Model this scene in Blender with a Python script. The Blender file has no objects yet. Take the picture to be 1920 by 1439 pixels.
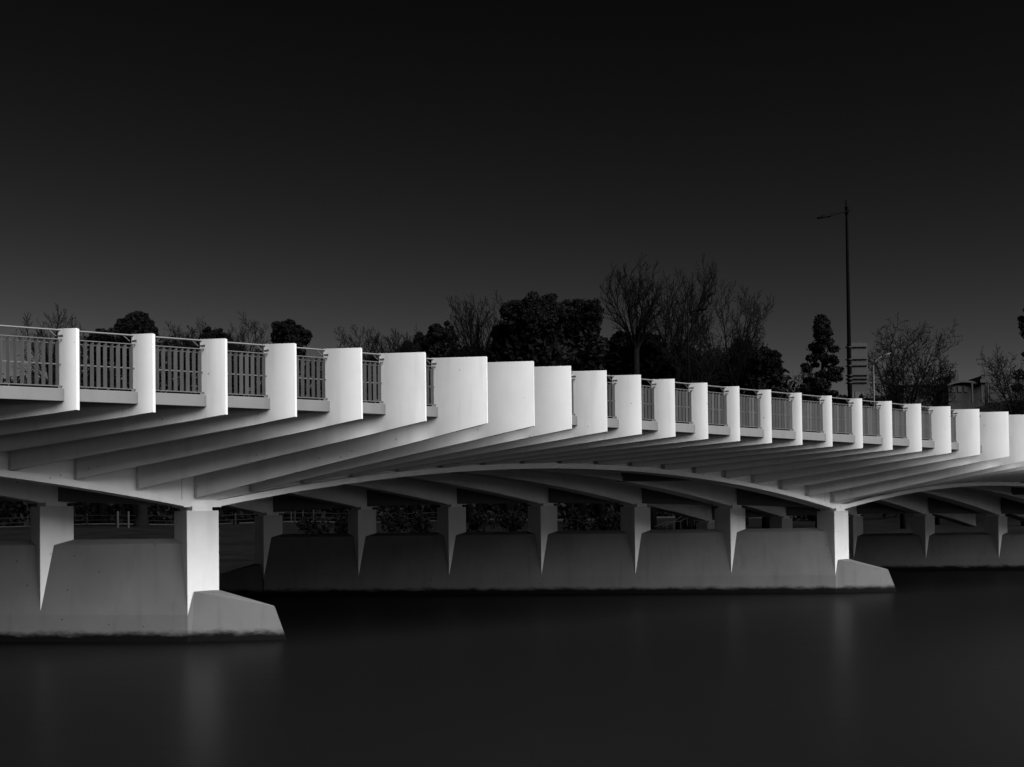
import bpy, math, random
from mathutils import Vector, Matrix
R = math.radians
sc = bpy.context.scene
COL = sc.collection

# ------------------------------------------------------------------ camera, sky, sun, exposure
F_PX, PITCH, ROLL, SHIFT, CAM_H = 2262.65, 0.02163, 0.0124, 202.39, 3.179
cam_data = bpy.data.cameras.new('camera')
cam = bpy.data.objects.new('camera', cam_data); COL.objects.link(cam)
cam_data.sensor_width = 36.0
cam_data.sensor_fit = 'HORIZONTAL'
cam_data.lens = F_PX / 1920 * 36
cam_data.shift_y = SHIFT / 1920
cam_data.clip_start = 0.1; cam_data.clip_end = 6000
cam.matrix_world = Matrix.Translation((0, 0, CAM_H)) @ Matrix.Rotation(math.pi/2 + PITCH, 4, 'X') @ Matrix.Rotation(-ROLL, 4, 'Z')
sc.camera = cam

SUN_AZ = (0.77, -0.638)          # towards the light: over the photographer's right shoulder
SUN_EL = R(45)
world = bpy.data.worlds.new('World'); sc.world = world; world.use_nodes = True
nt = world.node_tree; nt.nodes.clear()
sky = nt.nodes.new('ShaderNodeTexSky'); sky.sky_type = 'NISHITA'; sky.sun_disc = False
sky.sun_elevation = SUN_EL
sky.sun_rotation = math.atan2(SUN_AZ[0], SUN_AZ[1])
sky.air_density = 1.0; sky.dust_density = 0.6; sky.ozone_density = 2.0
sep = nt.nodes.new('ShaderNodeSeparateColor')       # black and white film behind a red filter
pw = nt.nodes.new('ShaderNodeMath'); pw.operation = 'POWER'; pw.inputs[1].default_value = 3.0
gain = nt.nodes.new('ShaderNodeMath'); gain.operation = 'MULTIPLY'; gain.inputs[1].default_value = .0080   # scales the sky down after the contrast power
bg = nt.nodes.new('ShaderNodeBackground'); bg.inputs['Strength'].default_value = 0.10
wo = nt.nodes.new('ShaderNodeOutputWorld')
nt.links.new(sky.outputs[0], sep.inputs[0]); nt.links.new(sep.outputs[0], pw.inputs[0])
nt.links.new(pw.outputs[0], gain.inputs[0]); nt.links.new(gain.outputs[0], bg.inputs['Color']); nt.links.new(bg.outputs[0], wo.inputs[0])

sl = bpy.data.lights.new('sun', 'SUN'); sl.energy = 5.0; sl.angle = R(68); sl.color = (1, 1, 1)
so = bpy.data.objects.new('sun', sl); COL.objects.link(so)
dv = Vector((SUN_AZ[0]*math.cos(SUN_EL), SUN_AZ[1]*math.cos(SUN_EL), math.sin(SUN_EL)))
so.rotation_euler = dv.to_track_quat('Z', 'Y').to_euler()
so.location = dv * 60
sc.view_settings.view_transform = 'Standard'; sc.view_settings.look = 'None'
sc.view_settings.exposure = 1.0; sc.view_settings.gamma = 1.0
sc.view_settings.use_curve_mapping = False

# ------------------------------------------------------------------ helpers
class MB:
    """collects geometry for ONE mesh object"""
    def __init__(s): s.v = []; s.f = []
    def add(s, vs, fs):
        o = len(s.v); s.v += [tuple(v) for v in vs]; s.f += [tuple(o+i for i in f) for f in fs]
    def hexa(s, b, t):                      # 4 bottom, 4 top points, same winding
        s.add(list(b)+list(t), [(3,2,1,0),(4,5,6,7),(0,1,5,4),(1,2,6,5),(2,3,7,6),(3,0,4,7)])
    def box(s, x0, x1, y0, y1, z0, z1):
        s.hexa([(x0,y0,z0),(x1,y0,z0),(x1,y1,z0),(x0,y1,z0)], [(x0,y0,z1),(x1,y0,z1),(x1,y1,z1),(x0,y1,z1)])
    def prism(s, a, b):                     # closed polygon a swept to polygon b
        n = len(a)
        s.add(list(a)+list(b), [tuple(range(n))[::-1], tuple(range(n, 2*n))] + [(i,(i+1)%n,n+(i+1)%n,n+i) for i in range(n)])
    def loft(s, rings, caps=True):
        n = len(rings[0]); vs = [p for r in rings for p in r]; fs = []
        for k in range(len(rings)-1):
            for i in range(n):
                a = k*n+i; b = k*n+(i+1)%n; fs.append((a, b, b+n, a+n))
        if caps: fs += [tuple(range(n))[::-1], tuple(range(len(vs)-n, len(vs)))]
        s.add(vs, fs)
    def tube(s, pts, rad, n=8, caps=True):
        pts = [Vector(p) for p in pts]
        rs = rad if isinstance(rad, (list, tuple)) else [rad]*len(pts)
        rings = []
        for k, p in enumerate(pts):
            d = (pts[min(k+1, len(pts)-1)] - pts[max(k-1, 0)]).normalized()
            u = d.cross(Vector((0,0,1)) if abs(d.z) < .9 else Vector((1,0,0))).normalized(); w = d.cross(u)
            rings.append([p + (u*math.cos(2*math.pi*j/n) + w*math.sin(2*math.pi*j/n))*rs[k] for j in range(n)])
        s.loft(rings, caps)
    def build(s, name, mat, parent=None, smooth=False, bevel=0):
        me = bpy.data.meshes.new(name); me.from_pydata(s.v, [], s.f); me.validate(); me.update()
        if mat: me.materials.append(mat)
        if smooth: me.polygons.foreach_set('use_smooth', [True]*len(me.polygons))
        o = bpy.data.objects.new(name, me); COL.objects.link(o)
        if parent: o.parent = parent; o.matrix_parent_inverse = Matrix.Translation(-parent_loc(parent))
        if bevel:
            m = o.modifiers.new('bevel', 'BEVEL'); m.width = bevel; m.segments = 2; m.limit_method = 'ANGLE'; m.angle_limit = R(25)
        return o

def parent_loc(p):            # parts carry world coordinates: only the top-level thing is off the origin
    return Vector(p.location) if p.parent is None else Vector((0, 0, 0))
def tag(o, label=None, cat=None, group=None, kind=None):
    if label: o['label'] = label
    if cat: o['category'] = cat
    if group: o['group'] = group
    if kind: o['kind'] = kind
    return o
def thing(name, label, cat, loc, group=None):
    o = bpy.data.objects.new(name, None); COL.objects.link(o); o.location = loc; o.empty_display_size = .3
    return tag(o, label, cat, group)
def empty_part(name, parent):
    o = bpy.data.objects.new(name, None); COL.objects.link(o); o.parent = parent; o.empty_display_size = .3
    o.matrix_parent_inverse = Matrix.Translation(-parent_loc(parent))
    return o

def at(x, y, Y):
    """world point seen at photo pixel (x, y) at world depth Y"""
    uu, vv = x-960, y-719.5-SHIFT
    c, s = math.cos(ROLL), math.sin(ROLL)
    u = uu*c - vv*s; v = uu*s + vv*c
    cp, sp_ = math.cos(PITCH), math.sin(PITCH)
    d = Vector((u, F_PX*cp + v*sp_, F_PX*sp_ - v*cp))
    k = Y/d.y
    return Vector((d.x*k, Y, CAM_H + d.z*k))

# ------------------------------------------------------------------ materials
def mat(name, col, rough=.7, var=.12, scale=1.5, bump=.0, bscale=30, spec=.3, metallic=0):
    m = bpy.data.materials.new(name); m.use_nodes = True; n = m.node_tree.nodes; l = m.node_tree.links
    b = n['Principled BSDF']; b.inputs['Roughness'].default_value = rough
    b.inputs['Specular IOR Level'].default_value = spec; b.inputs['Metallic'].default_value = metallic
    geo = n.new('ShaderNodeNewGeometry')
    t = n.new('ShaderNodeTexNoise'); t.inputs['Scale'].default_value = scale; t.inputs['Detail'].default_value = 7; t.inputs['Roughness'].default_value = .6
    l.new(geo.outputs['Position'], t.inputs['Vector'])
    r = n.new('ShaderNodeMapRange'); r.inputs['From Min'].default_value = .3; r.inputs['From Max'].default_value = .7
    r.inputs['To Min'].default_value = col*(1-var); r.inputs['To Max'].default_value = col*(1+var)
    l.new(t.outputs[0], r.inputs['Value']); l.new(r.outputs[0], b.inputs['Base Color'])
    if bump:
        t2 = n.new('ShaderNodeTexNoise'); t2.inputs['Scale'].default_value = bscale; t2.inputs['Detail'].default_value = 6
        l.new(geo.outputs['Position'], t2.inputs['Vector'])
        bp = n.new('ShaderNodeBump'); bp.inputs['Strength'].default_value = bump; bp.inputs['Distance'].default_value = .02
        l.new(t2.outputs[0], bp.inputs['Height']); l.new(bp.outputs[0], b.inputs['Normal'])
    m['val'] = r.name
    return m

def stains(m, tide=True, streak=.25, pits=True):
    """rain streaks, small pits and the algae line left by the river"""
    n = m.node_tree.nodes; l = m.node_tree.links; b = n['Principled BSDF']
    src = b.inputs['Base Color'].links[0].from_socket
    geo = n.new('ShaderNodeNewGeometry'); sepx = n.new('ShaderNodeSeparateXYZ'); l.new(geo.outputs['Position'], sepx.inputs[0])
    mp = n.new('ShaderNodeMapping'); mp.inputs['Scale'].default_value = (2.2, 2.2, .22); l.new(geo.outputs['Position'], mp.inputs[0])
    t = n.new('ShaderNodeTexNoise'); t.inputs['Scale'].default_value = 1.6; t.inputs['Detail'].default_value = 9; l.new(mp.outputs[0], t.inputs['Vector'])
    r = n.new('ShaderNodeMapRange'); r.inputs['From Min'].default_value = .52; r.inputs['From Max'].default_value = .75
    r.inputs['To Min'].default_value = 1; r.inputs['To Max'].default_value = 1-streak; l.new(t.outputs[0], r.inputs['Value'])
    m1 = n.new('ShaderNodeMath'); m1.operation = 'MULTIPLY'; l.new(src, m1.inputs[0]); l.new(r.outputs[0], m1.inputs[1])
    out = m1.outputs[0]
    if pits:
        v = n.new('ShaderNodeTexVoronoi'); v.inputs['Scale'].default_value = 2.3; l.new(geo.outputs['Position'], v.inputs['Vector'])
        r2 = n.new('ShaderNodeMapRange'); r2.inputs['From Min'].default_value = .05; r2.inputs['From Max'].default_value = .075
        r2.inputs['To Min'].default_value = .55; r2.inputs['To Max'].default_value = 1; l.new(v.outputs['Distance'], r2.inputs['Value'])
        m2 = n.new('ShaderNodeMath'); m2.operation = 'MULTIPLY'; l.new(out, m2.inputs[0]); l.new(r2.outputs[0], m2.inputs[1]); out = m2.outputs[0]
    if tide:
        mp3 = n.new('ShaderNodeMapping'); mp3.inputs['Scale'].default_value = (1, 1, 2.5); l.new(geo.outputs['Position'], mp3.inputs[0])
        t3 = n.new('ShaderNodeTexNoise'); t3.inputs['Scale'].default_value = 1.7; t3.inputs['Detail'].default_value = 10; t3.inputs['Roughness'].default_value = .7
        l.new(mp3.outputs[0], t3.inputs['Vector'])
        a = n.new('ShaderNodeMath'); a.operation = 'MULTIPLY_ADD'; a.inputs[1].default_value = .36; l.new(t3.outputs[0], a.inputs[0]); 
        neg = n.new('ShaderNodeMath'); neg.operation = 'MULTIPLY'; neg.inputs[1].default_value = -1; l.new(sepx.outputs[2], neg.inputs[0]); l.new(neg.outputs[0], a.inputs[2])
        # (noise*.42 - z): dark where > .03
        r3 = n.new('ShaderNodeMapRange'); r3.inputs['From Min'].default_value = -.16; r3.inputs['From Max'].default_value = .05
        r3.interpolation_type = 'SMOOTHSTEP'
        r3.inputs['To Min'].default_value = 1; r3.inputs['To Max'].default_value = .03; l.new(a.outputs[0], r3.inputs['Value'])
        m3 = n.new('ShaderNodeMath'); m3.operation = 'MULTIPLY'; l.new(out, m3.inputs[0]); l.new(r3.outputs[0], m3.inputs[1]); out = m3.outputs[0]
    l.new(out, b.inputs['Base Color'])
    return m

M_FIN = stains(mat('white_paint', .57, .5, .05, .9, .05, 60, .3), tide=False, streak=.13)
M_RIB_BRACKET = mat('steel', .30, .5, .1, 3)
M_GIRDER = stains(mat('girder_concrete', .80, .75, .06, .9, .06, 45), tide=False, streak=.10)
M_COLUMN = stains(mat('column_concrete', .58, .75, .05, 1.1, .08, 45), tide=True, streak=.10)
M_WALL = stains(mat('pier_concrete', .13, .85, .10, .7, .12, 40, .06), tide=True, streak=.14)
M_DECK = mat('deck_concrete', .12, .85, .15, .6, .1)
M_FASCIA = stains(mat('fascia_concrete', .11, .8, .06, 1.3, .06), tide=False, streak=.12)
M_RAIL = mat('rail_metal', .085, .4, .08, 2)
M_SLAT = mat('slat_metal', .056, .55, .1, 3)
M_ROAD = mat('asphalt', .05, .9, .2, 3)
M_DARK = mat('dark_steel', .0008, .7, .1, 3, spec=.02)
M_SIGN = mat('sign_metal', .011, .5, .15, 3)
M_LEAF = mat('foliage', .005, .8, .5, .5, spec=.03)
M_LEAF2 = mat('foliage_olive', .002, .8, .5, .6, spec=.03)
M_BARK = mat('bark', .0035, .9, .3, 2, spec=.03)
M_GRASS = mat('grass_ground', .0035, .95, .5, .35, .6, 4, spec=.02)
M_PATH = mat('path_concrete', .015, .9, .15, 1)
M_POST = mat('timber_post', .003, .9, .3, 2)
M_WHITE_POST = mat('white_post', .009, .7, .2, 2)
M_BLD = mat('building_render', .015, .8, .12, .3)
M_BLD2 = mat('building_dark', .009, .8, .15, .3)
M_ROOF = mat('roof_sheet', .012, .7, .2, .4)
M_GLASS = mat('window_glass', .02, .2, .3, .4, spec=.5)

# ------------------------------------------------------------------ the bridge in its own skewed grid
BX, BY = math.cos(.65476), math.sin(.65476)         # along the bridge
WX, WY = math.cos(.1204), -math.sin(.1204)          # along ribs and pier walls
NX, NY = BY, -BX                                    # outwards, square to the bridge
PX_, PY_ = -WY, WX                                  # square to the pier walls, away from the camera
D1X, D1Y, SP = -9.549, 25.664, 1.5966
ROOT_W = -6.567; COL_W = -6.258; COL_I = 6.65
BO, BI = 4.11, 3.863
def pos(i, w=0, q=0, z=0):
    return Vector((D1X+(i-1)*SP*BX+w*WX+q*NX, D1Y+(i-1)*SP*BY+w*WY+q*NY, z))
def wave(i): a = (i-7.2)*2*math.pi/17; return math.cos(a), math.sin(a)
def rail_z(i):
    c, s = wave(i)
    j = min(i, 24.); g = 0 if i <= 24 else (.01531-2*.00117*24)*(i-24)
    if i < 4: j = 4+(i-4)*.6
    return CAM_H+4.12247+.01531*j-.00117*j*j+g+.02408*c-.01592*s
PROJ = [.3129,.3871,.4959,.6518,.8336,1.0667,1.3409,1.3126,1.0949,.8896,.7115,.5659,.4462,.3502,.3015,.2635,.2603]
def proj(i): return PROJ[(i-1) % 17]
PIER_Z = {-1: 3.40, 0: 3.467, 1: 3.283, 2: 2.64, 3: 1.9}
CROWN = [0, .17, .28, .36, .37, .31, .12]
def noff(n): return 0 if n == 0 else (BO+(n-1)*BI if n < 6 else 2*BO+4*BI)
def soffit(i, n=0):
    j = math.floor((i-7.1)/17); u = (i-7.1-17*j)
    j = max(-1, min(2, j))
    a, b = PIER_Z[j]+.1, PIER_Z[j+1]+.1
    t = (u-8.5)/8.25
    return a+(b-a)*u/17+1.31*max(0, 1-t*t)+CROWN[n]
def root_z(i):
    u = (i-7.1) % 17; t = (u-8.5)/8.5
    return soffit(i)+.14+.12*t*t
def under(i): return rail_z(i)-1.50

bridge = thing('road_bridge', 'long white arched road bridge with rows of pale fins crossing the dark river', 'bridge', pos(7, -10, 0, 0))
I0, I1 = -10, 58

# deck slab, road
mb = MB(); DW = -36.8
rings = []
for k in range(I0, I1+1):
    z = rail_z(k)
    rings.append([pos(k, -.06, 0, under(k)), pos(k, DW/2, 0, under(k)+.25), pos(k, DW, 0, under(k)), pos(k, DW, 0, z-1.30), pos(k, DW/2, 0, z-1.0), pos(k, -.06, 0, z-1.30)])
mb.loft(rings); mb.build('deck', M_DECK, bridge)
mb = MB(); rings = []
for k in range(I0, I1+1):
    z = rail_z(k)
    rings.append([pos(k, -2.5, 0, z-1.265), pos(k, DW/2, 0, z-.985), pos(k, DW+2.5, 0, z-1.265), pos(k, DW+2.5, 0, z-1.245), pos(k, DW/2, 0, z-.965), pos(k, -2.5, 0, z-1.245)])
mb.loft(rings); mb.build('roadway', M_ROAD, bridge)

# girders
for n in range(7):
    mb = MB(); rings = []; ringf = []
    w = ROOT_W-noff(n)
    ks = []
    for j in range(-1, 3):
        a = 7.1+17*j
        ks += [a-.30, a+.30] + [a+.30+(16.4)*s/34 for s in range(1, 34)]
    ks = sorted(ks)+[7.1+51-.3]
    for k in ks:
        s0 = soffit(k, n); top = under(k)+.05+.25*min(1, noff(n)/15)
        wf = -.30 if n == 0 else .06
        rings.append([pos(k, w, wf, s0+.12), pos(k, w, -.66, s0+.12), pos(k, w, -.66, top), pos(k, w, wf, top)])
        ringf.append([pos(k, w, .10, s0), pos(k, w, -.70, s0), pos(k, w, -.70, s0+.165), pos(k, w, .10, s0+.165)])
    mb.loft(rings); g = mb.build('girder', M_GIRDER, bridge)
    mb = MB(); mb.loft(ringf); mb.build('bottom_flange', M_GIRDER, g)
    for j in range(0, 3):
        mb = MB()
        c = 7.1+17*j; s0 = soffit(c, n)
        b = [pos(c-.33, w, .104, s0-.004), pos(c+.33, w, .104, s0-.004), pos(c+.33, w, -.704, s0-.004), pos(c-.33, w, -.704, s0-.004)]
        t = [Vector((p.x, p.y, s0+.168)) for p in b]
        mb.hexa(b, t)
        mb.build('bearing_block', M_GIRDER, g)

# piers
def wp(K, a, d, z): return Vector((K.x+a*WX+d*PX_, K.y+a*WY+d*PY_, z))
CS = .90
for j in (-1, 0, 1, 2):
    pier = empty_part('pier', bridge)
    zt = {-1: 2.5, 0: 2.59, 1: 2.465, 2: 1.90}[j]; zv = {-1: .72, 0: .72, 1: .72, 2: .58}[j]
    ii = COL_I+17*j
    tot = noff(6)
    K0 = pos(ii, COL_W); K6 = pos(ii, COL_W-tot)
    mb = MB()
    prof = [(0, -1.5), (0, zv), (.26, zt), (.636, zt+.14), (1.01, zt), (1.272, zv), (1.272, -1.5)]
    mb.prism([wp(K6, -.0, d, z) for d, z in prof][::-1], [wp(K0, 0, d, z) for d, z in prof][::-1])
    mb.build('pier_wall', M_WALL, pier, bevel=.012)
    for end in (0, 1):
        sgn = 1 if end == 0 else -1
        K = K0 if end == 0 else K6
        q = lambda a, d, z: wp(K, sgn*a, d, z)
        vs = [q(0,0,-1.5), q(2.75,.636,-1.0), q(0,1.272,-1.5),        # 0 1 2
              q(0,0,zv-.05), q(.15,.10,1.33), q(.60,.636,1.345), q(.15,1.17,1.33), q(0,1.272,zv-.05),  # 3..7
              q(2.17,.636,.90), q(2.50,.636,.0)]                        # 8 9
        fs = [(0,1,9),(0,9,8),(0,8,4),(0,4,3),(4,8,5),(6,5,8),(2,9,1),(2,8,9),(2,6,8),(2,7,6),(0,2,1),(3,4,5),(3,5,6),(3,6,7),(0,3,7),(0,7,2)]
        if sgn < 0: fs = [f[::-1] for f in fs]
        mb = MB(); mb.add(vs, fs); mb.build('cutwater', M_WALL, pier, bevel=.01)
    for n in range(7):
        K = pos(ii, COL_W-noff(n)); zc = PIER_Z[j]+CROWN[n]
        # square column turned 45 degrees to the wall; its foot dies into the battered wall face
        A = K; Bp = K+Vector((BX, BY, 0))*CS; Dp = K-Vector((NX, NY, 0))*.87; Cp = Bp-Vector((NX, NY, 0))*.87
        mb = MB()
        base = [Vector((p.x, p.y, .30)) for p in (A, Bp, Cp, Dp)]
        # pull the corner a hair behind the wall base face below the batter
        off = Vector((PX_, PY_, 0))
        b = [base[0]+off*.012, base[1], base[2]-off*.012, base[3]]
        t = [Vector((p.x, p.y, zc)) for p in (A+off*.004, Bp, Cp-off*.004, Dp)]
        mb.hexa(b, t); mb.build('column', M_COLUMN, pier, bevel=.015)
        c = (A+Cp)/2; mb = MB()
        e = Vector((BX, BY, 0))*.28; f = Vector((NX, NY, 0))*.40
        s0 = soffit(7.1+17*j, n)
        b = [c+e+f, c-e+f, c-e-f, c+e-f]; b = b[::-1]
        mb.hexa([Vector((p.x, p.y, zc-.005)) for p in b], [Vector((p.x, p.y, s0+.03)) for p in b]); mb.build('bearing_pad', M_GIRDER, pier)
    for n in range(6):                       # cross walls between the girders above the pier
        mb = MB(); Ka = pos(ii, COL_W-noff(n)); Kb = pos(ii, COL_W-noff(n+1))
        za = PIER_Z[j]+CROWN[n]+.13; zb = PIER_Z[j]+CROWN[n+1]+.13; zz = under(ii)+.2
        pb = [wp(Kb, .30, .42, zb), wp(Ka, -.30, .42, za), wp(Ka, -.30, .85, za), wp(Kb, .30, .85, zb)]
        mb.hexa(pb, [Vector((p.x, p.y, zz)) for p in pb]); mb.build('cross_wall', M_DECK, bridge)
for j in (0, 1):                             # stiffening cross beam near each span's far quarter
    for n in (0,):
        mb = MB(); ic = 20.1+17*j
        Ka = pos(ic, ROOT_W-noff(n)-.5); Kb = pos(ic, ROOT_W-noff(n+1)-.1)
        zb = 4.49-.45*j
        pb = [wp(Kb, 0, 0, zb), wp(Ka, 0, 0, zb), wp(Ka, 0, .3, zb), wp(Kb, 0, .3, zb)]
        mb.hexa(pb, [Vector((p.x, p.y, under(ic)+.1)) for p in pb]); mb.build('cross_beam', M_DECK, bridge)

# ribs with their fins, brackets, railing panels, fascia
T = .13
random.seed(4)
def rnd(a, b): return random.uniform(a, b)
for i in range(-3, 42):
    p = proj(i); z = rail_z(i); zr = root_z(i); u = under(i)+.06
    P0 = pos(i)
    def rp(w, zz, d): return Vector((P0.x+w*WX+d*PX_, P0.y+w*WY+d*PY_, zz))
    AM = math.tan(R(27)); S = 14
    def bulge(w, p): return -AM*(w-w*w/(2*p)) if w > 0 else AM*(-w-w*w) if w > -.5 else AM*.25      # forward sweep added to the blade's shape so its inner end shades darker
    # tip lies on the same ray as on the straight rib line
    k = (P0.x+p*WX)/(P0.y+p*WY); pp = p
    for _ in range(12):
        d_ = bulge(pp, pp); e_ = (P0.x+pp*WX+d_*PX_)-k*(P0.y+pp*WY+d_*PY_); pp -= e_/(WX-k*WY)
    p = pp; zb_tip = z-1.738
    def slope(w): return zb_tip+(zr-zb_tip)*(p-w)/(p-ROOT_W)
    sl_ = [(p-(p+.0)*s_/S, True) for s_ in range(S+1)] + [(-.065, True), (-.13, True), (-.135, False), (-.22, False), (-.3, False), (-.4, False), (-.5, False), (ROOT_W, False)]
    mb = MB(); rr_ = []
    for w, up_ in sl_:
        top = z+.004 if up_ else (z-1.31 if w > -.45 else u)
        d_ = bulge(w, p)
        sc_ = (P0.y+w*WY+d_*PY_)/(P0.y+w*WY)            # edges stay true lines although the blade is swept
        bt = CAM_H+(slope(w)-CAM_H)*sc_; tp = CAM_H+(top-CAM_H)*sc_ if up_ else top
        rr_.append([rp(w, bt, d_), rp(w, tp, d_), rp(w, tp, d_+T), rp(w, bt, d_+T)])
    mb.loft(rr_)
    rib = mb.build('rib', M_FIN, bridge, bevel=.006)
    # stub that turns square to the girder
    mb = MB()
    sh = Vector((PX_, PY_, 0))*AM*.25; a0 = pos(i, ROOT_W, .0)+sh; a1 = pos(i, ROOT_W, -.46)+sh
    L = .22
    bq = [a0, Vector((a0.x+BX*L, a0.y+BY*L, 0)), Vector((a1.x+BX*L, a1.y+BY*L, 0)), a1]
    mb.hexa([Vector((q.x, q.y, zr+.002)) for q in bq], [Vector((q.x, q.y, u)) for q in bq])
    mb.build('rib_root', M_FIN, rib, bevel=.012)
    # handrail bracket: curved strap from the rail down to the fin
    mb = MB()
    for dq in (0, .035):
        base = pos(i, -.13)
        pts = []
        for s in range(7):
            a = s/6*math.pi/2
            pts.append(Vector((base.x-BX*(.02+.15*(1-math.sin(a)))-NX*dq*.3, base.y-BY*(.02+.15*(1-math.sin(a)))-NY*dq, z-.02-.13*(1-math.cos(a)) if False else z-.03-.12*math.sin(a)**1.0)))
        mb.tube(pts, .010, 5)
    mb.box(0, 0, 0, 0, 0, 0) if False else None
    pl = [rp(-.12, z-.165, .05), rp(.02, z-.165, -.02), rp(.02, z-.165, .01), rp(-.12, z-.165, .09)]
    mb.hexa(pl, [Vector((q.x, q.y, z-.125)) for q in pl])
    mb.build('handrail_bracket', M_RAIL, rib)
    if i == 41: break
    # fascia between this rib and the next
    mb = MB(); e = T*1.5/SP
    s, t = i+.10, i+1.0
    def fq(k, q, zz): return pos(k, -.0, q, zz)
    zb0, zb1 = rail_z(s)-1.55, rail_z(t)-1.55
    bq = [fq(s, .05, zb0), fq(t-.004+.03, .05, zb1), fq(t+.05, -.18, zb1), fq(s, -.18, zb0)]
    tq = [fq(s, .05, zb0+.27), fq(t-.004+.03, .05, zb1+.27), fq(t+.05, -.18, zb1+.27), fq(s, -.18, zb0+.27)]
    mb.hexa(bq, tq); mb.build('fascia_panel', M_FASCIA, bridge, bevel=.01)
    # railing panel: frame and slats parallel to the fins
    mb = MB()
    za, zc = rail_z(i+.1), rail_z(i+1)
    def bar(q0, q1, h0, h1, s=i+.09, t=i+.995):
        zs, ze = rail_z(s), rail_z(t)
        b = [pos(s, 0, q0, zs+h0), pos(t, 0, q0, ze+h0), pos(t, 0, q1, ze+h0), pos(s, 0, q1, zs+h0)]
        tt = [pos(s, 0, q0, zs+h1), pos(t, 0, q0, ze+h1), pos(t, 0, q1, ze+h1), pos(s, 0, q1, zs+h1)]
        mb.hexa(b, tt)
    bar(.0, -.035, -.235, -.215); bar(.0, -.035, -1.235, -1.215)
    bar(-.10, -.13, -.31, -.285); bar(-.05, -.065, -.765, -.74)
    ns = 10
    for m in range(ns):
        k = i+.10+(m+.5)*.9/ns
        zk = rail_z(k)
        Q = pos(k)
        def sp_(w, zz, d): return Vector((Q.x+w*WX+d*PX_, Q.y+w*WY+d*PY_, zz))
        fr = [(0, -1.216), (0, -.236), (-.02, -.236), (-.082, -.285), (-.082, -1.216)]; tw = rnd(-.16, .16)
        mb.prism([sp_(w-.004, zk+h, -w*tw) for w, h in fr], [sp_(w-.004, zk+h, .008-w*tw) for w, h in fr])
    mb.build('railing_panel', M_SLAT, bridge)
mb = MB(); pts = [pos(-3+.25*s, -.13, 0, rail_z(-3+.25*s)-.02) for s in range(0, 45*4-3)]
mb.tube(pts, .022, 6); mb.build('handrail', M_RAIL, bridge, smooth=True)

# ------------------------------------------------------------------ water and land
def sm(a, b, x):
    t = max(0., min(1., (x-a)/(b-a))); return t*t*(3-2*t)
def ground_z(X, Y):
    ys = 67 + .10*(max(-60, min(90, X))+15)
    if Y > 30:
        t = Y-ys
        if t < 0: z = max(-2.2, t*.25)
        else: z = .75*sm(0, 2.5, t)+.9*sm(2, 22, t)+1.25*sm(15, 62, t)
        az = X/max(Y, 1)
        z += 19.5*sm(.27, .42, az)*sm(95, 215, Y)
        z += 11*sm(176, 196, Y)*(1-sm(.27, .42, az))
        z += .10*math.sin(X*.31+Y*.12)*min(1, max(0, t)/10)
    else:
        z = -2.2+3.9*sm(2, -4, Y)*1.0 if Y < 2 else -2.2
        if Y < -1.5: z = 1.55
    return z
def axis(lo, hi, fine0, fine1, step):
    xs = []; x = fine0
    while x <= fine1: xs.append(x); x += step
    d = step; x = fine1
    while x < hi: d *= 1.35; x += d; xs.append(min(x, hi))
    d = step; x = fine0
    while x > lo: d *= 1.35; x -= d; xs.insert(0, max(x, lo))
    return xs
XS = axis(-3000, 3000, -60, 120, 2.5); YS = axis(-1500, 4000, -6, 230, 2.0)
mb = MB(); nx = len(XS)
mb.add([(x, y, ground_z(x, y)) for y in YS for x in XS], [(r*nx+c, r*nx+c+1, (r+1)*nx+c+1, (r+1)*nx+c) for r in range(len(YS)-1) for c in range(nx-1)])
tag(mb.build('ground', M_GRASS, smooth=True), kind='structure')

mw = bpy.data.materials.new('river_water'); mw.use_nodes = True; n = mw.node_tree.nodes; l = mw.node_tree.links
b = n['Principled BSDF']; b.inputs['Base Color'].default_value = (.004, .004, .004, 1); b.inputs['IOR'].default_value = 1.06
b.inputs['Roughness'].default_value = .33; b.inputs['Specular IOR Level'].default_value = .3
geo = n.new('ShaderNodeNewGeometry'); mp = n.new('ShaderNodeMapping'); mp.inputs['Scale'].default_value = (.35, 1.2, 1)
l.new(geo.outputs['Position'], mp.inputs[0]); t = n.new('ShaderNodeTexNoise'); t.inputs['Scale'].default_value = .35; t.inputs['Detail'].default_value = 3
l.new(mp.outputs[0], t.inputs['Vector']); bp = n.new('ShaderNodeBump'); bp.inputs['Strength'].default_value = .25; bp.inputs['Distance'].default_value = .05
l.new(t.outputs[0], bp.inputs['Height']); l.new(bp.outputs[0], b.inputs['Normal'])
mb = MB(); mb.add([(-400,-2.2,0),(400,-2.2,0),(400,90,0),(-400,90,0)], [(0,1,2,3)])
tag(mb.build('river', mw), kind='structure')

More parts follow.
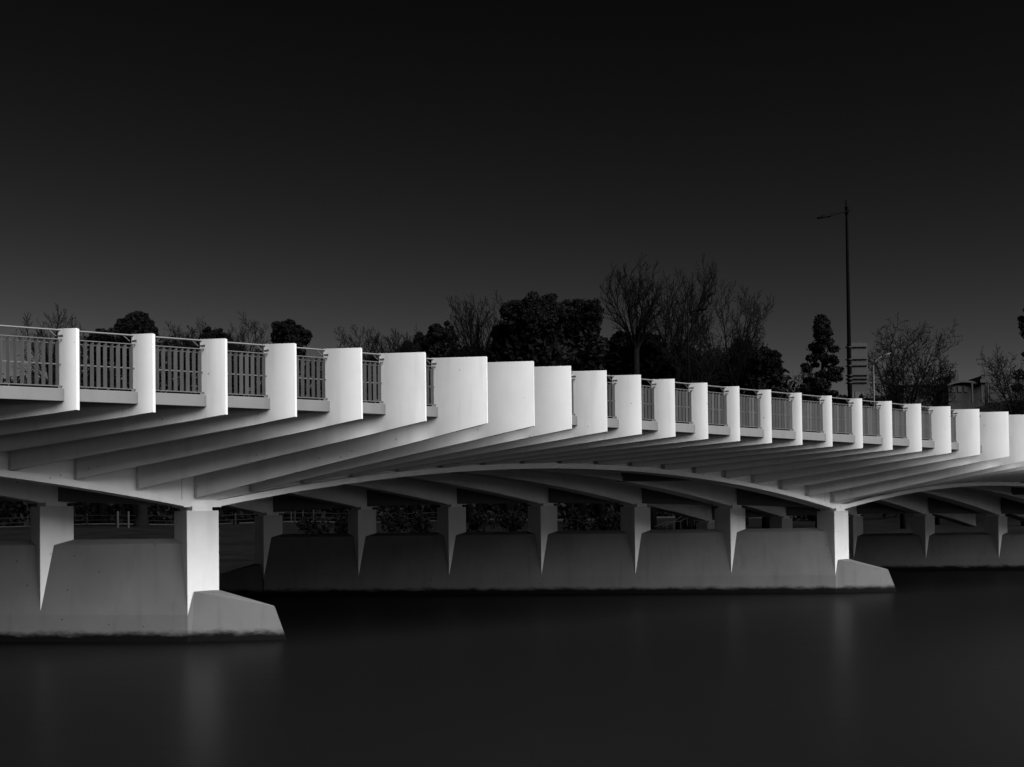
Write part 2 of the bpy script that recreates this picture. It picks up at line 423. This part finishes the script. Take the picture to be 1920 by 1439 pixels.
# ------------------------------------------------------------------ bank: path, fence, posts
mb = MB(); rings = []
PATHY = 128
for s in range(-30, 31):
    X = s*3.0
    rings.append([(X, PATHY-1.3, ground_z(X, PATHY)-.3), (X, PATHY+1.5, ground_z(X, PATHY)-.3), (X, PATHY+1.5, ground_z(X, PATHY)+.10), (X, PATHY-1.3, ground_z(X, PATHY)+.06)])
mb.loft(rings); tag(mb.build('path', M_PATH), kind='structure')
fence = thing('post_and_rail_fence', 'low dark post and rail fence beside the pale path on the far bank', 'fence', (-20, PATHY-4, ground_z(-20, PATHY-4)))
k = 0
for X in [-62+3.05*s for s in range(20)]:
    g = ground_z(X, PATHY-4); mb = MB(); mb.tube([(X, PATHY-4, g-.3), (X, PATHY-4, g+1.15)], .09, 8); mb.build('fence_post', M_POST, fence)
for h in (.45, .95):
    mb = MB(); mb.tube([(-62+1.5*s, PATHY-4.1, ground_z(-62+1.5*s, PATHY-4)+h) for s in range(39)], .035, 6); mb.build('fence_rail', M_POST, fence)
for x, lab in ((221, 'slim white marker post on the far bank, left one of the pair under the bridge'), (241, 'slim white marker post on the far bank, right one of the pair under the bridge')):
    Y = 112; q = at(x, 985, Y); g = ground_z(q.x, Y); mb = MB()
    mb.tube([(q.x, Y, g-.2), (q.x, Y, g+1.45), (q.x, Y, g+1.52)], [.10, .10, .05], 8)
    tag(mb.build('marker_post', M_WHITE_POST, bevel=0), lab, 'post', 'white marker posts on the far bank')
for x, nm in ((546, 'leftmost'), (568, 'middle'), (588, 'rightmost')):
    Y = 120; q = at(x, 985, Y); g = ground_z(q.x, Y); mb = MB()
    mb.tube([(q.x, Y, g-.2), (q.x, Y, g+4.5)], [.05, .045], 6)
    tag(mb.build('thin_pole', M_WHITE_POST), 'thin pale pole standing behind the bridge on the far bank, %s of the three' % nm, 'pole', 'thin pale poles on the far bank')
# stair handrail on the bank
st = thing('stair_railing', 'thin metal stair handrail climbing the far bank between the bridge columns', 'railing', at(1262, 990, 95))
for o_ in (0, 1):
    mb = MB()
    pts = [at(1228+o_*14, 988-o_*1, 95+o_), at(1250+o_*14, 979-o_, 95+o_), at(1262+o_*14, 979-o_, 95+o_), at(1288+o_*14, 962, 95+o_), at(1306+o_*14, 956, 95+o_)] 
    mb.tube(pts, .03, 6)
    for q in pts[1:4]: mb.tube([q, q-Vector((0,0,1.0))], .025, 6)
    mb.build('rail', M_POST, st)

# ------------------------------------------------------------------ trees
def rnd(a, b): return random.uniform(a, b)
def rdir():
    z = rnd(-1, 1); a = rnd(0, 2*math.pi); r = math.sqrt(1-z*z); return Vector((r*math.cos(a), r*math.sin(a), z))
def leaf(mb, c, s):
    a = rdir(); b_ = a.cross(rdir()).normalized()
    mb.add([c+a*s, c+b_*s*.5, c-a*s, c-b_*s*.5], [(0,1,2,3)])
def leaf_clump(mb, c, r, cnt, s):
    for _ in range(cnt):
        d = rdir(); rr = rnd(.35, 1)**.5
        if s < .2 and rnd(0, 1) < .18: rr *= rnd(1.0, 1.22)
        leaf(mb, c+Vector((d.x*r[0], d.y*r[1], d.z*r[2]))*rr, s*rnd(.6, 1.35))
def evergreen(x, ytop, hw, Y, label, seed, ybase=None, lean=0, sparse=1.0, group='evergreen trees behind the bridge', shape='round', name='evergreen_tree', lobes=None, m=None):
    random.seed(seed)
    top = at(x, ytop, Y); g = ground_z(top.x, Y); H = top.z-g; w = hw/F_PX*Y
    t = thing(name, label, 'tree', (top.x, Y, g), group)
    mb = MB()
    mb.tube([(top.x-lean, Y, g-.3), (top.x-lean*.5, Y+.1, g+H*.35), (top.x, Y, g+H*.85)], [H*.022+.12, H*.016+.08, .05], 7)
    for _ in range(9):
        hh = rnd(.35, .8); a = rnd(0, 6.28); r = w*rnd(.5, .9)*(1 if shape == 'round' else .55)
        p = Vector((top.x-lean*(1-hh), Y, g+H*hh)); e = p+Vector((math.cos(a)*r, math.sin(a)*r*.7, H*rnd(.06, .16)))
        mb.tube([p, (p+e)/2+Vector((0,0,.2)), e], [.12, .08, .03], 5)
    mb.build('trunk', M_BARK, t, smooth=True)
    mb = MB()
    if shape == 'round':
        w *= 1.14
        ch = min(H*.9, w*2.0); ncl = int(34+hw*.75)
        subs = [(rnd(-.15, .15), 0, 1.0, .76)]                # several unequal domes make one crown
        for q_ in range(5): subs.append((rnd(-.62, .62), rnd(-.5, .5), rnd(.35, .88), rnd(.36, .60)))
        for c in range(int(ncl*1.5)):
            sx, sy, st_, sr = subs[c % 6] if c % 3 else subs[0]
            d = rdir(); d.z = abs(d.z) if c % 4 else d.z
            R_ = w*sr; cr = w*rnd(.09, .22); rr = rnd(.55, 1)**.5*rnd(.9, 1.06)
            ctz = top.z-ch*(1-st_)*.8-min(ch*.5, R_)
            cc = Vector((top.x+sx*w+d.x*(R_-cr*.6)*rr, Y+sy*w+d.y*(R_-cr*.6)*rr, ctz+d.z*(min(ch*.5, R_)*1.05-cr*.5)*rr))
            leaf_clump(mb, cc, (cr, cr, cr*rnd(.55, .9)), int(140+240*cr), .115)
        for sx, sy, st_, sr in subs:
            R_ = w*sr*.85; leaf_clump(mb, Vector((top.x+sx*w, Y+sy*w, top.z-ch*(1-st_)*.8-min(ch*.5, w*sr)-.05*ch)), (R_, R_, min(ch*.5, R_)), int(200+70*R_*R_), .3)
        leaf_clump(mb, Vector((top.x, Y, top.z-ch*.8)), (w*.85, w*.7, ch*.38), int(400+60*w*w), .34)
    else:
        ch = H*.86; ncl = lobes
        for c in range(ncl):
            hh = (c+rnd(0, .8))/ncl; a = rnd(0, 6.28)
            rr = w*(.28+.85*math.sin(min(1, (1-hh)*1.25)*math.pi*.62)**1.0*.85)
            rr *= 1.25; cr = w*rnd(.13, .30); s_ = rnd(.35, 1)
            cc = Vector((top.x-lean*(1-hh)+math.cos(a)*max(0, rr-cr)*s_, Y+math.sin(a)*max(0, rr-cr)*s_, top.z-cr*.7-(1-hh)*(ch-cr)))
            leaf_clump(mb, cc, (cr, cr, cr*rnd(.6, .9)), int(110+200*cr), .13)
    mb.build('crown', m or M_LEAF, t)
    return t
def bare(x, ytop, hw, Y, label, seed, spread=.55, stems=3, group='leafless trees behind the bridge', levels=6, start=.25):
    random.seed(seed)
    top = at(x, ytop, Y); g = ground_z(top.x, Y); H = top.z-g; w = hw/F_PX*Y
    t = thing('bare_tree', label, 'tree', (top.x, Y, g), group)
    mt = MB(); mc = MB(); start = 1-min(H*.8, w*3.2)/H
    base = Vector((top.x, Y, g))
    mt.tube([base-Vector((0,0,.3)), base+Vector((.05, 0, H*(start+.04)))], [.012*H+.05, .008*H+.05], 8)
    mt.build('trunk', M_BARK, t, smooth=True)
    def grow(p, d, L, r, lev):
        n_ = 6 if lev > 2 else (5 if lev == 2 else 3)
        q = p; pts = [p]; ds = [d]
        wig = .045 if lev > 2 else .11
        for s in range(n_):
            d = (d+rdir()*wig+Vector((0,0,.04 if lev > 1 else .0))).normalized()
            ex = (q.x-base.x)/w
            if abs(ex) > 1: d = (d-Vector((.10*ex, 0, 0))).normalized()
            q = q+d*(L/n_); pts.append(q); ds.append(d)
        rs = [max(.017, r*(1-.75*s/n_)) for s in range(n_+1)]
        mc.tube(pts, rs, 5 if lev > 2 else 3, caps=False)
        if lev == 0: return
        for s in range(1, n_+1):
            for rep in range(2 if lev > 1 or s == n_ else 1):
                ang = rnd(.45, .95)*spread*1.6
                ax = rdir(); nd = (ds[s]*math.cos(ang)+(ax-ds[s]*ax.dot(ds[s])).normalized()*math.sin(ang)+Vector((0,0,.10))).normalized()
                grow(pts[s], nd, L*rnd(.34, .58)*(1.08-.45*s/n_), max(.024, rs[s]*.62), lev-1)
    b0 = base+Vector((.05, 0, H*start*.97))
    stems += 2
    for k in range(stems):
        a = 2*math.pi*k/stems+rnd(-.5, .5)
        dx = math.cos(a)*.62*rnd(.5, 1); dy = math.sin(a)*.5
        grow(b0+Vector((0,0,H*.03*rnd(0, 1))), Vector((dx, dy, 1)).normalized(), H*(1-start)*rnd(.72, .98), .0050*H+.05, 3)
    zs = sorted(v[2] for v in mc.v); xs_ = sorted(abs(v[0]-base.x) for v in mc.v)
    kz = (top.z-b0.z)/(zs[int(len(zs)*.992)]-b0.z); kx = w/xs_[int(len(xs_)*.93)]
    mc.v = [(base.x+(v[0]-base.x)*kx, base.y+(v[1]-base.y)*kx, b0.z+(v[2]-b0.z)*kz) for v in mc.v]
    mc.build('branches', M_BARK, t)
    return t

# evergreens: x, top y, half width, depth
EV = [
 (190, 616, 24, 138, 'small low evergreen just left of the domed tree at the left'),
 (252, 582, 44, 135, 'dense domed evergreen standing highest above the left railing'),
 (398, 612, 36, 138, 'low rounded evergreen right of the domed tree at the left'),
 (540, 598, 35, 130, 'round headed evergreen with gaps low in its crown, alone against the sky'),
 (822, 604, 44, 128, 'soft edged evergreen mound left of the largest dark tree'),
 (770, 640, 30, 126, 'low shrubby evergreen beside the soft edged mound'),
 (872, 650, 44, 118, 'squat evergreen at the left foot of the largest dark tree'),
 (948, 600, 36, 112, 'dark evergreen pressed against the left of the largest tree'),
 (1003, 546, 66, 110, 'largest black evergreen in the middle of the tree line'),
 (1082, 556, 58, 113, 'broad black evergreen joined to the right of the largest tree'),
 (1120, 630, 40, 114, 'lower evergreen under the broad black tree'),
 (1162, 622, 32, 106, 'small evergreen knob between the black trees and the tall bare tree'),
 (1216, 624, 38, 104, 'rounded evergreen at the foot of the tall bare tree'),
 (1285, 650, 42, 103, 'wide low evergreen behind the thin street lamp'),
 (1345, 662, 42, 104, 'low evergreen right of the thin street lamp'),
 (1388, 634, 34, 107, 'pointed evergreen under the leaning bare tree'),
 (1432, 652, 40, 102, 'evergreen with a ragged right edge where the tree line ends'),
]
for k, (x, y, hw, Y, lab) in enumerate(EV):
    evergreen(x, y, hw, Y, lab, 100+k, m=M_LEAF)
evergreen(1541, 588, 46, 96, 'tall eucalyptus with open lower branches left of the tall street lamp', 301, lean=.4, sparse=1.0, shape='tall', name='eucalyptus_tree', group=None, lobes=120)
evergreen(1932, 568, 54, 105, 'dark evergreen cut by the right edge of the view', 302, shape='tall', group=None, lobes=60)
BARE = [
 (93, 588, 46, 118, 'fine leafless tree behind the railing at the far left', .6, 3),
 (345, 603, 34, 128, 'small twiggy tree between two evergreens at the left', .65, 3),
 (440, 597, 46, 126, 'leafless tree left of the round headed evergreen', .65, 4),
 (676, 618, 36, 116, 'slender leafless tree above the middle fins, alone in open sky', .6, 2),
 (742, 618, 36, 116, 'leafless tree leaning on the soft edged evergreen mound', .6, 3),
 (893, 555, 48, 112, 'upright leafless tree left of the largest dark tree', .45, 4),
 (1190, 505, 48, 100, 'left hand leafless crown of the tall bare group', .45, 3),
 (1266, 489, 66, 101, 'tallest leafless tree, its trunk behind the thin street lamp', .5, 4),
 (1372, 540, 66, 102, 'leafless tree with crown leaning right at the end of the tree line', .6, 3),
 (1300, 600, 52, 99, 'low leafless tree filling in below the tallest one', .7, 3),
 (1516, 690, 26, 120, 'faint small leafless tree at the foot of the eucalyptus', .7, 3),
 (1686, 612, 66, 98, 'spreading leafless tree right of the road sign', .75, 4),
 (1752, 672, 30, 104, 'low leafless bush at the right of the spreading tree', .8, 3),
 (1912, 650, 56, 100, 'leafless tree at the right edge in front of the pale building', .75, 4),
]
for k, (x, y, hw, Y, lab, spr, stm) in enumerate(BARE):
    bare(x, y, hw, Y, lab, 500+k, spread=spr, stems=stm, start=.20 if hw > 60 else .28)
# far wood that reads as one mass, and the scrub below the bridge
random.seed(77)
mb = MB()
WOOD = [(-300,700),(108,700),(150,632),(330,630),(360,642),(430,650),(600,668),(700,672),(770,660),(880,648),(1000,640),(1150,642),(1440,656),(1468,700),(1500,738),(1700,746)]
def wood_top(x):
    for (a, ya), (b_, yb) in zip(WOOD, WOOD[1:]):
        if x <= b_: return ya+(yb-ya)*(x-a)/(b_-a)
    return WOOD[-1][1]
for s in range(330):
    x = -280+1960*s/330+rnd(-4, 4); Y = rnd(150, 172)
    q = at(x, wood_top(x)+rnd(4, 18), Y); g = ground_z(q.x, Y); Hh = max(3, q.z-g)
    for k in range(6):
        zz = g+Hh*(.08+.84*k/5)
        leaf_clump(mb, Vector((q.x+rnd(-.8, .8), Y, zz)), (rnd(1.4, 2.2), 1.6, max(1.0, Hh*.11)), 60, .42)
tag(mb.build('woodland', M_LEAF), 'dark wood filling the far bank behind the railing', 'wood', kind='stuff')
mb = MB()
for s in range(120):
    x = rnd(1440, 2300); Y = rnd(112, 135); q = at(x, 750, Y); g = ground_z(q.x, Y)
    leaf_clump(mb, Vector((q.x, Y, g+1.6)), (rnd(1.6, 2.6), 1.6, rnd(1.3, 2.2)), 120, .3)
tag(mb.build('hillside_scrub', M_LEAF2), 'low dark scrub on the rising bank at the right', 'scrub', kind='stuff')
SHR = [(590, 964, 26), (645, 958, 22), (735, 956, 28), (790, 960, 24), (905, 957, 26), (960, 956, 26), (1080, 954, 26), (1130, 956, 24), (1165, 958, 20)]
for k, (x, y, hw) in enumerate(SHR):
    random.seed(800+k); Y = 88+k % 3*3; q = at(x, y, Y); g = ground_z(q.x, Y); w = hw/F_PX*Y; h = q.z-g
    t = thing('shrub', ['loose leafy shrub on the far bank, first right of the left pier column','loose leafy shrub second from the left, seen between bridge columns','loose leafy shrub third from the left, seen between bridge columns','loose leafy shrub fourth from the left, seen between bridge columns','loose leafy shrub at the left of the middle bay under the bridge','loose leafy shrub at the right of the middle bay under the bridge','loose leafy shrub third from the right, seen between bridge columns','loose leafy shrub second from the right, seen between bridge columns','loose leafy shrub nearest the stair handrail'][k], 'shrub', (q.x, Y, g), 'shrubs on the far bank under the bridge')
    mb = MB()
    for _ in range(7): mb.tube([(q.x, Y, g), (q.x+rnd(-w, w)*.7, Y+rnd(-.5, .5), g+h*rnd(.6, .95))], [.03, .01], 4)
    mb.build('stems', M_BARK, t)
    mb = MB()
    for _ in range(9): leaf_clump(mb, Vector((q.x+rnd(-w, w)*.8, Y+rnd(-.8, .8), g+h*rnd(.2, .8))), (w*.45, .8, h*.3), 90, .13)
    mb.build('foliage', M_LEAF2, t)
# broad trunk seen under the bridge at the left
q = at(265, 985, 116); g = ground_z(q.x, 116)
t = thing('broad_tree', 'thick trunked tree on the grass bank framed under the left span', 'tree', (q.x, 116, g))
mb = MB(); mb.tube([(q.x, 116, g-.3), (q.x, 116, g+.3), (q.x+.1, 116, g+1.2), (q.x, 116.2, g+5)], [1.0, .7, .52, .4], 10)
for a in range(5): mb.tube([(q.x, 116, g+3.5), (q.x+math.cos(a*1.3)*3, 116+math.sin(a*1.3)*2, g+7)], [.25, .08], 6)
mb.build('trunk', M_BARK, t, smooth=True)
random.seed(9); mb = MB()
for _ in range(22): leaf_clump(mb, Vector((q.x+rnd(-5, 5), 116+rnd(-3, 3), g+rnd(5, 10.5))), (2, 2, 1.4), 260, .3)
mb.build('crown', M_LEAF, t)

# ------------------------------------------------------------------ street lamps and the road sign
def up(p, dz): return Vector((p[0], p[1], p[2]+dz))
Yl = 56
pt = at(1587, 375, Yl); ped = pos(0, 0).z
def deck_top(X, Y):
    # rib index of a point on the deck
    dx, dy = X-D1X, Y-D1Y
    det = BX*WY-BY*WX
    s = (dx*WY-dy*WX)/det; w = (BX*dy-BY*dx)/det
    return rail_z(1+s/SP)-1.25+.28*min(1, -w/18)
g = deck_top(pt.x, Yl)-.05
lamp = thing('street_lamp', 'tall dark street lamp on the bridge, its arm reaching left', 'street lamp', (pt.x, Yl, g))
Ht = pt.z-g
mb = MB(); mb.tube([(pt.x, Yl, g), (pt.x, Yl, g+Ht*.3), (pt.x, Yl, pt.z-1.0), (pt.x, Yl, pt.z)], [.115, .105, .062, .05], 12); mb.build('pole', M_DARK, lamp, smooth=True)
mb = MB(); mb.tube([(pt.x, Yl, g-.02), (pt.x, Yl, g+.35)], .19, 12); mb.build('base_collar', M_DARK, lamp)
mb = MB()
zc = at(1587, 396, Yl).z
for dz in (-.14, -.08, .05, .11, .17): mb.tube([(pt.x, Yl, zc+dz-.015), (pt.x, Yl, zc+dz+.015)], .085, 10)
mb.tube([(pt.x, Yl, zc-.2), (pt.x, Yl, zc+.2)], .07, 10); mb.build('arm_clamp', M_DARK, lamp)
a0 = at(1596, 395, Yl-.1); a1 = at(1560, 403.5, Yl-.5)
mb = MB(); mb.tube([a0, a1], [.028, .028], 8); mb.build('arm', M_DARK, lamp)
h0 = at(1566, 401, Yl-.45); h1 = at(1533, 409, Yl-.8)
def lamp_head(h0, h1, parent, s=1.0, m=M_DARK):
    mb = MB(); d = (h1-h0); side = Vector((-d.y, d.x, 0)).normalized(); rings = []
    for k, (wd, tp, bt) in enumerate([(.04, .03, .02), (.10, .08, .06), (.15, .085, .05), (.17, .07, .045), (.15, .045, .04), (.06, .02, .02)]):
        c = h0+d*(k/5)
        rings.append([c+side*wd*s+Vector((0,0,-bt*s)), c+side*wd*s*.7+Vector((0,0,tp*s)), c-side*wd*s*.7+Vector((0,0,tp*s)), c-side*wd*s+Vector((0,0,-bt*s))])
    mb.loft(rings); mb.build('lamp_head', m, parent, smooth=False, bevel=.01)
lamp_head(h0, h1, lamp, 1.3)
mb = MB(); c = h0+(h1-h0)*.35; mb.tube([up(c, -.04), up(c, -.12)], [.05, .03], 8); mb.build('light_sensor', M_DARK, lamp)

# road sign clamped to the lamp pole, seen from behind
zt = at(1610, 642, Yl).z; zb = at(1610, 734, Yl).z
sg = thing('road_sign', 'grey back of a tall road sign clamped to the tall street lamp', 'road sign', (pt.x+.3, Yl+.15, zb))
x0 = at(1590, 690, Yl).x; x1 = at(1629, 690, Yl).x
mb = MB(); w = x1-x0; rad = .10; prof = []
for cx, cz, a0_ in ((w-rad, rad, -90), (w-rad, zt-zb-rad, 0), (rad, zt-zb-rad, 90), (rad, rad, 180)):
    for s in range(5):
        a = R(a0_+s*22.5); prof.append((cx+rad*math.cos(a), cz+rad*math.sin(a)))
mb.prism([(x0+a, Yl+.165, zb+b_) for a, b_ in prof], [(x0+a, Yl+.18, zb+b_) for a, b_ in prof]); mb.build('sign_plate', M_SIGN, sg)
for y in (651, 674, 686, 704, 711, 718):
    z_ = at(1610, y, Yl).z; mb = MB(); mb.box(x0-.07, x1-.05, Yl+.125, Yl+.16, z_-.03, z_+.03); mb.build('brace', M_DARK, sg)
    mb = MB(); mb.tube([(pt.x, Yl, z_-.02), (pt.x, Yl, z_+.02)], .125, 12); mb.build('clamp_band', M_SIGN, sg)
q = at(1603, 735, Yl+1); mb = MB(); gz = deck_top(q.x, Yl+1)-.05
tag(mb.build('sign_pole', M_SIGN), None) if False else None
mb.tube([(q.x, Yl+1, gz), (q.x, Yl+1, q.z+.1)], .03, 8)
tag(mb.build('thin_pole', M_SIGN), 'thin grey pole on the bridge just below the road sign', 'pole')

# thin distant lamp among the bare trees
Y2 = 62; pt2 = at(1289, 556, Y2); g2 = deck_top(pt2.x, Y2)-.05
lp2 = thing('street_lamp', 'thin street lamp in front of the bare trees, its arm reaching right', 'street lamp', (pt2.x, Y2, g2))
mb = MB(); mb.tube([(pt2.x, Y2, g2), (pt2.x, Y2, (g2+pt2.z)/2), (pt2.x, Y2, pt2.z)], [.055, .045, .028], 10); mb.build('pole', M_DARK, lp2, smooth=True)
a = at(1284, 588, Y2); b_ = at(1308, 582.5, Y2-.3); mb = MB(); mb.tube([a, b_], .022, 8); mb.build('arm', M_DARK, lp2)
lamp_head(at(1303, 583.5, Y2-.25), at(1327, 579, Y2-.6), lp2, .7)
# grey lamp with a curved arm
Y3 = 66; p3 = at(1637.5, 685, Y3); g3 = deck_top(p3.x, Y3)-.05
lp3 = thing('street_lamp', 'short grey street lamp with a curved arm beside the road sign', 'street lamp', (p3.x, Y3, g3))
mb = MB(); mb.tube([(p3.x, Y3, g3), (p3.x, Y3, p3.z)], [.065, .045], 10); mb.build('pole', M_SIGN, lp3, smooth=True)
mb = MB(); mb.tube([p3, at(1640, 679, Y3), at(1646, 673, Y3), at(1655, 668.5, Y3)], [.045, .04, .035, .03], 8); mb.build('arm', M_SIGN, lp3, smooth=True)
lamp_head(at(1653, 669.5, Y3), at(1670, 662, Y3), lp3, .75, M_SIGN)
# little lamp by the far building
Y4 = 170; p4 = at(1768, 705, Y4); g4 = ground_z(p4.x, Y4)
lp4 = thing('street_lamp', 'tiny lamp post on the hill left of the far building', 'street lamp', (p4.x, Y4, g4))
mb = MB(); mb.tube([(p4.x, Y4, g4-.2), (p4.x, Y4, p4.z)], [.09, .07], 8); mb.build('pole', M_DARK, lp4)
mb = MB(); mb.box(p4.x-.1, p4.x+.45, Y4-.15, Y4+.15, p4.z-.08, p4.z+.08); mb.build('lamp_head', M_BLD, lp4, bevel=.02)

# ------------------------------------------------------------------ buildings on the hill at the right
def bx(x0, x1, y0, y1, Y, dY, name, m, parent, extra=0):
    a = at(x0, y1, Y); b_ = at(x1, y0, Y); mb = MB()
    mb.box(a.x, b_.x, Y, Y+dY, a.z-extra, b_.z); return mb.build(name, m, parent, bevel=.04)
YB = 232
b1 = thing('flat_roofed_building', 'pale flat roofed building with a dark recess at the far right hilltop', 'building', at(1880, 745, YB))
bx(1848, 1935, 702, 746, YB, 14, 'wall', M_BLD, b1, 3)
bx(1840, 1848, 705, 711, YB-1, 3, 'roof_canopy', M_BLD2, b1)
bx(1856, 1878, 717, 746, YB-.6, .5, 'recess', M_BLD2, b1, 1)
for k in range(3): bx(1886+k*14, 1894+k*14, 722, 732, YB-.15, .1, 'window', M_GLASS, b1)
b2 = thing('gabled_building', 'low building with dark curved roof and pale posts left of the flat roofed one', 'building', at(1820, 745, YB-12))
bx(1778, 1846, 722, 746, YB-12, 8, 'wall', M_BLD2, b2, 3)
mb = MB(); rg = []
for s in range(9):
    x = 1776+s*8; y = 720-7*math.sin(math.pi*(s/8))
    p = at(x, y, YB-12.8); rg.append([p, Vector((p.x, p.y+9.6, p.z)), Vector((p.x, p.y+9.6, p.z-.4)), Vector((p.x, p.y, p.z-.4))])
mb.loft(rg); mb.build('roof', M_ROOF, b2)
for x in (1822, 1840, 1852): bx(x, x+2.5, 716, 746, YB-13.5, .3, 'post', M_BLD, b2, 1)
bx(1838, 1854, 711, 718, YB-14, 2, 'gable_board', M_BLD, b2)
for x in (1784, 1796, 1808): bx(x, x+7, 726, 736, YB-12.15, .1, 'window', M_GLASS, b2)
b3 = thing('plant_room', 'small dark box of a building with masts above the far roofs', 'building', at(1790, 715, YB+15))
bx(1783, 1797.5, 704, 716, YB+15, 4, 'wall', M_BLD2, b3, 8)
for x in (1783, 1795): bx(x, x+1, 694, 704, YB+15, .15, 'mast', M_BLD, b3)
b4 = thing('long_low_building', 'long low dark building stretching left on the hilltop', 'building', at(1745, 745, YB+5))
bx(1692, 1776, 722, 748, YB+5, 8, 'wall', M_BLD2, b4, 3)
bx(1690, 1778, 720, 723, YB+4.4, 9, 'roof', M_ROOF, b4)
for k in range(5): bx(1700+k*15, 1707+k*15, 728, 736, YB+4.85, .1, 'window', M_GLASS, b4)

sc.cycles.max_bounces = 8; sc.cycles.diffuse_bounces = 4
